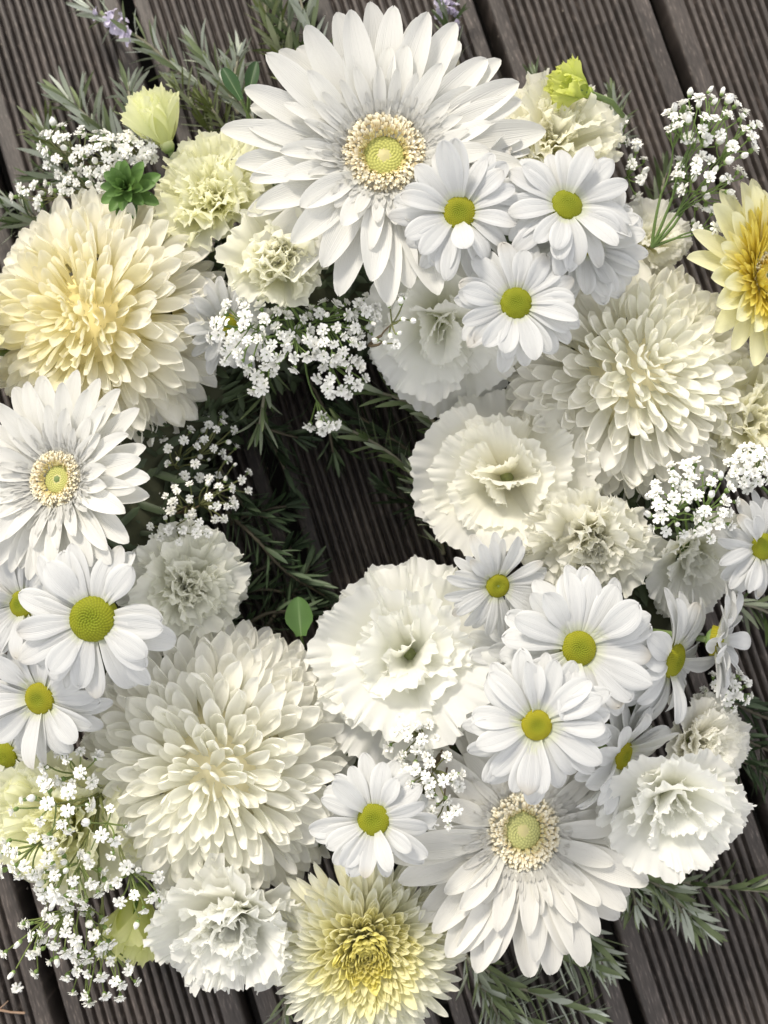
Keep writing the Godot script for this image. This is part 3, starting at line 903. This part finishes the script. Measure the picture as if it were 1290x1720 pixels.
func build_rosemary() -> void:
	sprig("rosemary stem with pale lilac blossoms, reaching over the north west boards", [[345, 150, 0.035], [290, 110, 0.036], [235, 65, 0.036], [150, 15, 0.034]], "silver", 48, 5.5, 0.75, true)
	sprig("silvery rosemary tip beside the dark leaf pair at the north", [[400, 190, 0.04], [368, 132, 0.042], [330, 80, 0.044]], "silver", 50, 5.0, 0.7)
	sprig("bushy rosemary shoot cut by the top edge, west of the largest gerbera", [[500, 150, 0.035], [478, 100, 0.036], [455, 50, 0.036], [435, -30, 0.034]], "olive", 54, 4.2, 0.8)
	sprig("second bushy shoot at the top, close against the largest gerbera's petals", [[540, 150, 0.03], [530, 90, 0.034], [512, 30, 0.034], [500, -20, 0.03]], "silver", 54, 4.4, 0.75)
	sprig("dull olive rosemary tuft beside the frilly bud", [[400, 250, 0.05], [375, 210, 0.056], [345, 170, 0.06]], "olive", 40, 3.0, 0.95)
	sprig("silver rosemary fanning out north west of the dense tiny flowers", [[220, 270, 0.03], [180, 230, 0.034], [140, 190, 0.034], [115, 170, 0.03]], "silver", 62, 4.4, 0.8)
	sprig("silver rosemary low at the west corner under the tiny flowers", [[150, 330, 0.03], [100, 280, 0.032], [75, 235, 0.03]], "silver", 52, 4.4, 0.9)
	sprig("rosemary tip at the west edge over the cream white chrysanthemum", [[110, 390, 0.03], [60, 375, 0.034], [0, 370, 0.032]], "green", 50, 4.0, 0.9)
	sprig("rosemary tip pointing down into the ring's hole from the north", [[448, 600, 0.05], [444, 660, 0.048], [436, 712, 0.044]], "green", 52, 4.2, 0.8)
	sprig("rosemary stem crossing the north east of the hole, tip under tiny flowers", [[770, 900, 0.022], [715, 830, 0.03], [660, 765, 0.036], [575, 715, 0.036]], "green", 46, 3.6, 0.85)
	sprig("rosemary stem under the tipped white lisianthus, inside the hole", [[790, 790, 0.03], [725, 705, 0.042], [670, 670, 0.045], [620, 655, 0.044]], "green", 50, 3.6, 0.85)
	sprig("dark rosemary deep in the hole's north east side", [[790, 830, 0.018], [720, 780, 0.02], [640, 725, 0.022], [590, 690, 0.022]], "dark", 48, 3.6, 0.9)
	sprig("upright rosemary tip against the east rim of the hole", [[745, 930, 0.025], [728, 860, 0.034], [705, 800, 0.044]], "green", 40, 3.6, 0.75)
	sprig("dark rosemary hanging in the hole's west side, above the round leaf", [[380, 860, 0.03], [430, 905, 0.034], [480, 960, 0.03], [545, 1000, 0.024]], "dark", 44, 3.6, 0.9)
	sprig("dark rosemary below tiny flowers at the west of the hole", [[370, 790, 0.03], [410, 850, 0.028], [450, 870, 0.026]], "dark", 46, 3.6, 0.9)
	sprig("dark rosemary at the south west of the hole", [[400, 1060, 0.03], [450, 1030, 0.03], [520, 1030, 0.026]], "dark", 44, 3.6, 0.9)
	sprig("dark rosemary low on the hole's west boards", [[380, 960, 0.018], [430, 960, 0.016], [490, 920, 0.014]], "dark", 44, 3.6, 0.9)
	sprig("long rosemary stem running out over the boards at the south east", [[1000, 1450, 0.03], [1080, 1468, 0.03], [1170, 1485, 0.03], [1310, 1500, 0.03]], "green", 52, 4.2, 1.0)
	sprig("silver rosemary branch hanging from the long south east stem", [[1030, 1455, 0.034], [1110, 1490, 0.036], [1180, 1555, 0.034]], "silver", 50, 4.4, 0.8)
	sprig("silver rosemary peeping out below the south east lisianthus", [[1010, 1430, 0.03], [1055, 1480, 0.034], [1068, 1520, 0.034]], "silver", 52, 4.0, 0.8)
	sprig("silver rosemary tip under the drooping gerbera's petals", [[900, 1470, 0.028], [960, 1540, 0.03], [1015, 1605, 0.03]], "silver", 54, 4.0, 0.8)
	sprig("green rosemary shaded below the drooping gerbera", [[870, 1500, 0.022], [930, 1550, 0.024], [985, 1580, 0.024]], "green", 52, 3.8, 0.85)
	sprig("silver rosemary branch on the boards at the bottom, tip to the east", [[790, 1590, 0.024], [830, 1640, 0.026], [890, 1665, 0.028], [985, 1700, 0.026]], "silver", 50, 4.6, 0.85)
	sprig("drab rosemary at the bottom edge below the yellow hearted flower's rim", [[780, 1600, 0.02], [815, 1660, 0.022], [850, 1735, 0.02]], "silver", 46, 3.8, 0.85)
	sprig("dark rosemary over the boards at the east edge", [[1190, 1200, 0.03], [1240, 1235, 0.032], [1310, 1270, 0.03]], "dark", 46, 3.6, 0.9)
	sprig("dark rosemary below the one at the east edge", [[1210, 1260, 0.024], [1270, 1290, 0.024], [1320, 1330, 0.022]], "dark", 46, 3.6, 0.9)
	sprig("small rosemary tip beside the closed lime bud at the top", [[915, 200, 0.045], [905, 165, 0.05], [898, 128, 0.05]], "green", 36, 3.4, 0.7)
	sprig("rosemary tip behind the carnation like bloom's east side", [[1020, 260, 0.04], [1035, 210, 0.044], [1030, 165, 0.044]], "silver", 38, 3.4, 0.8)
	sprig("lilac tipped rosemary at the top edge, east of the largest gerbera", [[770, 110, 0.03], [755, 50, 0.034], [748, -20, 0.034]], "green", 40, 4.2, 0.8, true)
	sprig("dull rosemary behind the stems of the north east tiny flowers", [[1090, 420, 0.03], [1105, 350, 0.03], [1118, 290, 0.03]], "green", 44, 4.0, 0.85)
	sprig("rosemary tip showing under the rose shaped bloom and largest gerbera", [[520, 380, 0.06], [492, 345, 0.066], [466, 312, 0.07]], "green", 30, 2.8, 0.8)
	sprig("silver rosemary tip at the bottom edge between two blooms", [[485, 1660, 0.03], [478, 1700, 0.03], [470, 1740, 0.03]], "silver", 40, 4.0, 0.8)

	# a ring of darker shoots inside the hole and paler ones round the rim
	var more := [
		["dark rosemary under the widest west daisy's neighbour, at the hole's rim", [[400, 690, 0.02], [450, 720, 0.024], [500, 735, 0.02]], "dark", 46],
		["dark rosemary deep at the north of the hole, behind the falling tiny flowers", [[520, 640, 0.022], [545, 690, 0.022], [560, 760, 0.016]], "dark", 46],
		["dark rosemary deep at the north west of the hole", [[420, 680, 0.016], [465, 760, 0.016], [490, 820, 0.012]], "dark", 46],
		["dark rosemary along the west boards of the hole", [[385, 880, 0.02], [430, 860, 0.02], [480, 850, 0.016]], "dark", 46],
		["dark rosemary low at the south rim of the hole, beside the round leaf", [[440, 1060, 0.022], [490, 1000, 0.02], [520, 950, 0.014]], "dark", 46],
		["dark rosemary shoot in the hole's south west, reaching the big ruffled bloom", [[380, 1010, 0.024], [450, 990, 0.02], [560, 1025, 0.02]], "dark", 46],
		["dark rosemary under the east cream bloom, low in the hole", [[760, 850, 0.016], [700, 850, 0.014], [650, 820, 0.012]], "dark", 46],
		["rosemary shoot leaning north west beside the dark leaf pair", [[430, 210, 0.04], [395, 150, 0.042], [400, 95, 0.04]], "silver", 46],
		["short rosemary shoot between the frilly bud and the bushy shoots", [[360, 230, 0.04], [330, 185, 0.046], [300, 150, 0.046]], "olive", 44],
		["rosemary shoot behind the frilly bud", [[260, 250, 0.036], [225, 190, 0.04], [215, 145, 0.038]], "silver", 46],
		["green rosemary under the dense tiny flowers at the north west", [[180, 320, 0.034], [120, 300, 0.034], [60, 300, 0.03]], "green", 48],
		["olive rosemary poking out west of the dense tiny flowers", [[130, 280, 0.03], [95, 240, 0.034], [70, 215, 0.032]], "olive", 48],
		["silver rosemary at the west edge beside the cream white chrysanthemum", [[90, 400, 0.03], [40, 350, 0.032], [10, 340, 0.03]], "silver", 48],
		["bushy shoot at the top edge beside the largest gerbera's west petals", [[520, 140, 0.03], [500, 80, 0.032], [470, 20, 0.03]], "green", 54],
		["rosemary between the east edge lisianthus and the edge on daisy", [[1220, 1010, 0.03], [1270, 1020, 0.032], [1310, 1040, 0.03]], "green", 46],
		["dark rosemary at the east edge below the edge on daisy", [[1200, 1160, 0.026], [1250, 1190, 0.028], [1310, 1215, 0.026]], "dark", 48],
		["silver rosemary below the hanging south east lisianthus", [[1060, 1430, 0.03], [1120, 1490, 0.032], [1150, 1540, 0.03]], "silver", 50],
		["silver rosemary between the drooping gerbera and the bottom branch", [[880, 1530, 0.024], [930, 1590, 0.026], [1000, 1625, 0.026]], "silver", 52],
		["silver rosemary low at the bottom edge, under the bottom branch", [[800, 1650, 0.02], [860, 1700, 0.022], [930, 1730, 0.022]], "silver", 50]]
	for d in more:
		sprig(d[0], d[1], d[2], d[3], 3.6, 0.85)

func build_leaves() -> void:
	# a tip of small glossy leaves
	var root := thing("boxwood_tip", "rosette of small glossy green leaves above the cream white chrysanthemum", "leaf sprig", spot(215, 318, 0.07), Vector3(-0.1, 1, 0.1))
	var l := []
	for k in 5:
		var g := rr(0.75, 1.2)
		l.append(blade({"L": 0.0135, "W": 0.0030, "nu": 8, "nv": 5, "base": 0.3, "peak": 0.5, "ts": 0.5, "tp": 2.0, "te": 0.6, "a0": 0.35, "a1": rr(-0.8, -0.3), "c0": 0.25, "ridge": -0.12, "rn": 1.0, "base_col": Color(0.16, 0.25, 0.06) * g, "col": Color(0.10, 0.19, 0.045) * g}))
	for i in 30:
		var f := i / 29.0
		put(root, "leaf", l[i % 5], M.leaf, radial(i * GA, deg_to_rad(lerpf(82, -4, pow(f, 0.7))), 0.0006, lerpf(0.002, -0.004, f), lerpf(0.55, 1.05, f)))
	stem_of(root, 0.001, 0.03)
	var defs := [
		["pointed dark green leaf against the largest gerbera's west petals", 405, 168, 0.07, 120.0, 66.0, Color(0.035, 0.08, 0.025), 0.0034, 26.0],
		["second dark green leaf, upright beside the pointed one", 418, 160, 0.066, 78.0, 62.0, Color(0.03, 0.07, 0.02), 0.0032, 26.0],
		["single rounded green leaf standing in the south of the ring's hole", 506, 1068, 0.045, 95.0, 66.0, Color(0.085, 0.16, 0.05), 0.0064, 30.0],
		["green leaf hidden between daisies on the west side", 40, 1110, 0.05, 20.0, 60.0, Color(0.07, 0.13, 0.05), 0.008, 4.0],
		["green leaf under the south east daisies beside the slim petalled one", 892, 1030, 0.05, 30.0, 70.0, Color(0.08, 0.14, 0.06), 0.007, 6.0],
		["dark leaf in the gap between the east chrysanthemum and daisies", 940, 470, 0.05, 60.0, 70.0, Color(0.04, 0.08, 0.03), 0.007, 6.0],
		["greenish leaf at the bottom between the frilled lisianthus and yellow flower", 300, 1515, 0.05, 20.0, 60.0, Color(0.10, 0.15, 0.07), 0.008, 6.0]]
	for d in defs:
		var r := thing("leaf_on_stalk", d[0], "leaf", spot(d[1], d[2], d[3]), Vector3.UP, deg_to_rad(d[4]))
		var len := metres(d[5], d[3])
		put(r, "blade", blade({"L": len, "W": d[7], "nu": 12, "nv": 17, "rib": Color(0.35, 0.45, 0.25), "base": 0.35, "peak": 0.5, "ts": 0.35, "tp": 2.0, "te": 0.6, "a0": deg_to_rad(d[8]) * 0.6, "a1": deg_to_rad(-d[8]), "c0": 0.35, "ridge": -0.07, "rn": 1.0, "base_col": d[6] * 1.3, "col": d[6]}), M.leaf, Transform3D(Basis(), Vector3.ZERO))
		var b := Buf.new()
		b.tube(PackedVector3Array([Vector3.ZERO, Vector3(-0.008, -0.008, 0), Vector3(-0.01, -0.03, 0)]), 0.0007, 0.0008, Color(0.12, 0.18, 0.06), 5)
		put(r, "stalk", close(b), M.green)

# ------------------------------------------------------------------ sprays of tiny white flowers
var florets := []
var floret_buds := []
func make_florets() -> void:
	for k in 7:
		var b := Buf.new()
		var c := Color(0.94, 0.935, 0.905)
		for ring in [[8, 0.0029, 6.0], [8, 0.0026, 30.0], [6, 0.0021, 58.0]]:
			for i in int(ring[0]):
				blade_into(b, {"L": ring[1] * rr(0.85, 1.15), "W": 0.00062 * rr(0.85, 1.25), "nu": 5, "nv": 4, "base": 0.35, "peak": 0.8, "ts": 0.8, "tp": 2.0, "a0": 0.5, "a1": rr(-1.4, -0.5), "c0": rr(-0.3, 0.5), "notch": rr(0.0, 0.14), "twist": rr(-0.5, 0.5), "base_col": Color(0.66, 0.72, 0.45), "col": c, "kt": 0.3}, radial(TAU * (i + rr(0, 0.4)) / ring[0], deg_to_rad(ring[2] + rr(-12, 12) + (18.0 if k > 3 else 0.0)), 0.0002))
		b.blob(Vector3(0, -0.0018, 0), Vector3.UP, 0.0010, 0.0024, Color(0.14, 0.22, 0.06), Color(0.22, 0.32, 0.1), 5, 7)
		florets.append(close(b))
	for k in 3:
		var b := Buf.new()
		b.blob(Vector3(0, 0, 0), Vector3.UP, 0.0012 + 0.0002 * k, 0.0034, Color(0.80, 0.82, 0.72), Color(0.88, 0.88, 0.86), 6, 8)
		for i in 3:
			blade_into(b, {"L": 0.0034, "W": 0.0011, "nu": 5, "nv": 3, "base": 0.8, "a0": 0.25, "a1": 0.5, "c0": 0.9, "base_col": Color(0.84, 0.85, 0.76), "col": Color(0.88, 0.88, 0.86)}, radial(TAU * i / 3.0, 1.15, 0.0005, 0.0006))
		b.blob(Vector3(0, -0.0009, 0), Vector3.UP, 0.0011, 0.0022, Color(0.18, 0.28, 0.08), Color(0.3, 0.4, 0.14), 5, 7)
		floret_buds.append(close(b))

func bent(a: Vector3, b: Vector3, sag: float) -> PackedVector3Array:
	var out := PackedVector3Array()
	var off := Vector3(rr(-1, 1), rr(-0.4, 0.6), rr(-1, 1)) * a.distance_to(b) * sag
	for i in 5:
		var t := i / 4.0
		out.append(a.lerp(b, t) + off * 4.0 * t * (1.0 - t))
	return out

# lobes: [x, y, half width, half height, how many, low, high]
func spray(label: String, root_at: Array, lobes: Array, twig: Color, size := 1.0, buds := 0.18, hub_lift := 0.45) -> void:
	if florets.is_empty():
		make_florets()
	var o := spot(root_at[0], root_at[1], root_at[2])
	var root := thing("gypsophila_spray", label, "baby's breath", o)
	var b := Buf.new()
	var spots := []
	for lobe in lobes:
		var mid := spot(lobe[0], lobe[1], (lobe[5] + lobe[6]) * 0.5)
		var hub := o.lerp(mid, hub_lift + rr(-0.06, 0.06))
		hub.y = lerpf(o.y, mid.y, hub_lift) - 0.002
		var main := bent(o, hub, 0.06)
		for i in main.size():
			main[i] -= o
		b.tube(main, 0.0008, 0.00055, twig, 5)
		var mine := []
		for k in int(lobe[4] * 1.3):
			var best := Vector3.ZERO
			var far := -1.0
			for tries in 12:
				var a := rr(0, TAU)
				var q := sqrt(rr(0, 1))
				var p := spot(lobe[0] + cos(a) * q * lobe[2], lobe[1] + sin(a) * q * lobe[3], lerpf(lobe[6], lobe[5], q * q * 0.8 + rr(0, 0.2)))
				var near := 0.02
				for e in spots:
					near = minf(near, p.distance_to(e))
				if near > far:
					far = near
					best = p
			spots.append(best)
			mine.append(best)
		# forks: each serves the florets nearest to it
		var forks := []
		for k in maxi(1, int(mine.size() / 4.5)):
			forks.append(mine[(k * 4 + 1) % mine.size()])
		var ends := []
		for fk in forks:
			var near := []
			for p in mine:
				if fk.distance_to(p) < 0.02:
					near.append(p)
			var mean := Vector3.ZERO
			for p in near:
				mean += p
			mean /= maxf(1, near.size())
			var at := hub.lerp(mean, 0.62)
			at.y = minf(at.y, mean.y - 0.004)
			ends.append(at)
			var br := bent(hub, at, 0.09)
			for i in br.size():
				br[i] -= o
			b.tube(br, 0.0005, 0.00035, twig, 4)
		for p in mine:
			var home: Vector3 = ends[0]
			for e in ends:
				if e.distance_to(p) < home.distance_to(p):
					home = e
			var dir: Vector3 = ((p - home).normalized() * 0.8 + Vector3(rr(-0.5, 0.5), rr(0.1, 0.9), rr(-0.5, 0.5))).normalized()
			var foot: Vector3 = p - dir * 0.0016
			var pd := bent(home, foot, 0.12)
			for i in pd.size():
				pd[i] -= o
			b.tube(pd, 0.00038, 0.0003, twig.lerp(Color(0.2, 0.28, 0.08), 0.4), 4)
			var is_bud := rng.randf() < buds
			var s := size * rr(0.78, 1.16)
			var bs := Basis(Quaternion(Vector3.UP, dir)) * Basis(Vector3.UP, rr(0, TAU))
			put(root, "bud" if is_bud else "floret", floret_buds[rng.randi() % 3] if is_bud else florets[rng.randi() % 7], M.floret, Transform3D(bs.scaled_local(Vector3.ONE * s), p - o))
	put(root, "stem", close(b), M.green)

func build_sprays() -> void:
	var g := Color(0.13, 0.20, 0.06)
	var br := Color(0.13, 0.10, 0.06)
	spray("tall spray of tiny white flowers standing over the boards at the north east", [1095, 415, 0.06], [[1185, 200, 62, 46, 20, 0.072, 0.084], [1240, 230, 34, 48, 9, 0.068, 0.08], [1190, 290, 60, 58, 20, 0.064, 0.08], [1205, 370, 46, 34, 9, 0.06, 0.074], [1135, 200, 26, 24, 5, 0.07, 0.078]], g, 1.0, 0.3)
	spray("dense tiny white flowers beside the frilly bud at the north west", [230, 330, 0.04], [[110, 250, 42, 48, 16, 0.05, 0.06], [175, 260, 48, 40, 20, 0.055, 0.066], [235, 250, 36, 34, 14, 0.058, 0.068], [140, 310, 60, 26, 14, 0.05, 0.062], [50, 330, 26, 20, 6, 0.044, 0.052]], br, 0.95, 0.08)
	spray("white spray falling into the hole below the rose shaped bloom", [480, 500, 0.06], [[420, 560, 70, 60, 26, 0.074, 0.088], [480, 570, 60, 50, 14, 0.07, 0.082], [560, 560, 56, 56, 20, 0.068, 0.08], [610, 530, 40, 36, 10, 0.066, 0.078], [570, 630, 44, 36, 12, 0.06, 0.072], [545, 712, 26, 16, 5, 0.056, 0.062], [440, 640, 26, 22, 5, 0.062, 0.07]], g, 1.0, 0.1)
	spray("few buds on wiry brown stems over the tipped white lisianthus", [620, 580, 0.07], [[672, 535, 22, 40, 6, 0.082, 0.09], [655, 570, 24, 14, 3, 0.08, 0.086]], br, 0.8, 0.6)
	spray("small dim flowers on brown stems at the west of the hole", [250, 880, 0.03], [[300, 760, 50, 60, 16, 0.04, 0.056], [360, 730, 36, 36, 9, 0.04, 0.052], [330, 840, 66, 46, 20, 0.044, 0.06], [390, 800, 30, 50, 8, 0.036, 0.05], [300, 890, 50, 30, 9, 0.06, 0.068]], br, 0.8, 0.15)
	spray("loose branching spray over the boards at the south west corner", [170, 1330, 0.06], [[90, 1360, 66, 50, 11, 0.078, 0.092], [170, 1390, 44, 50, 6, 0.078, 0.09], [45, 1440, 52, 40, 10, 0.07, 0.084], [120, 1480, 60, 46, 20, 0.066, 0.08], [225, 1500, 50, 50, 9, 0.068, 0.078], [110, 1570, 80, 46, 24, 0.056, 0.072], [170, 1640, 60, 46, 14, 0.05, 0.064], [40, 1600, 36, 50, 5, 0.05, 0.06], [125, 1290, 50, 30, 8, 0.07, 0.08]], Color(0.16, 0.18, 0.06), 1.0, 0.1, 0.55)
	spray("small dense spray below the large ruffled lisianthus, above the bottom daisy", [760, 1230, 0.05], [[700, 1240, 50, 40, 15, 0.07, 0.082], [720, 1310, 56, 46, 18, 0.076, 0.088], [740, 1370, 30, 20, 4, 0.078, 0.086]], br, 0.85, 0.12)
	spray("spray of tiny flowers south of the east chrysanthemum", [1150, 930, 0.055], [[1130, 850, 44, 56, 16, 0.074, 0.088], [1190, 850, 46, 60, 16, 0.072, 0.086], [1160, 800, 40, 24, 6, 0.07, 0.08]], g, 1.0, 0.2)
	spray("compact knot of tiny flowers at the east edge below the yellow gerbera", [1300, 840, 0.05], [[1260, 785, 38, 36, 16, 0.068, 0.08]], g, 1.1, 0.1)
	spray("tiny flowers in shade between the edge on daisy and dark rosemary", [1200, 1230, 0.035], [[1220, 1160, 40, 34, 14, 0.044, 0.056]], g, 0.9, 0.1)
	spray("few tiny flowers beside the cream carnation like bloom, east of it", [1000, 330, 0.04], [[1070, 285, 14, 46, 9, 0.05, 0.062], [1040, 225, 14, 30, 5, 0.05, 0.062]], g, 0.95, 0.35)

	# litter on the boards
	var tw := thing("dry_twig", "thin dry brown twig lying on the boards in the south west corner", "twig", spot(20, 1695, 0.0) + Vector3(0, 0.0012, 0))
	var tb := Buf.new()
	tb.tube(PackedVector3Array([Vector3(-0.012, 0, -0.003), Vector3(-0.006, 0.0004, -0.0005), Vector3(0, 0.0002, 0.0008), Vector3(0.007, 0.0006, 0.001)]), 0.0007, 0.0005, Color(0.30, 0.20, 0.14), 6, 0.15)
	tb.tube(PackedVector3Array([Vector3(-0.006, 0.0004, -0.0005), Vector3(-0.003, 0.0012, -0.003), Vector3(-0.001, 0.0014, -0.005)]), 0.0004, 0.0002, Color(0.28, 0.19, 0.13), 5)
	put(tw, "stick", close(tb), M.green)
	var bitp := thing("fallen_floret", "white floret fallen on the boards near the dry twig", "floret", spot(30, 1657, 0.0) + Vector3(0, 0.0012, 0), Vector3(0.3, 1, 0.2))
	put(bitp, "petals", florets[2], M.floret)
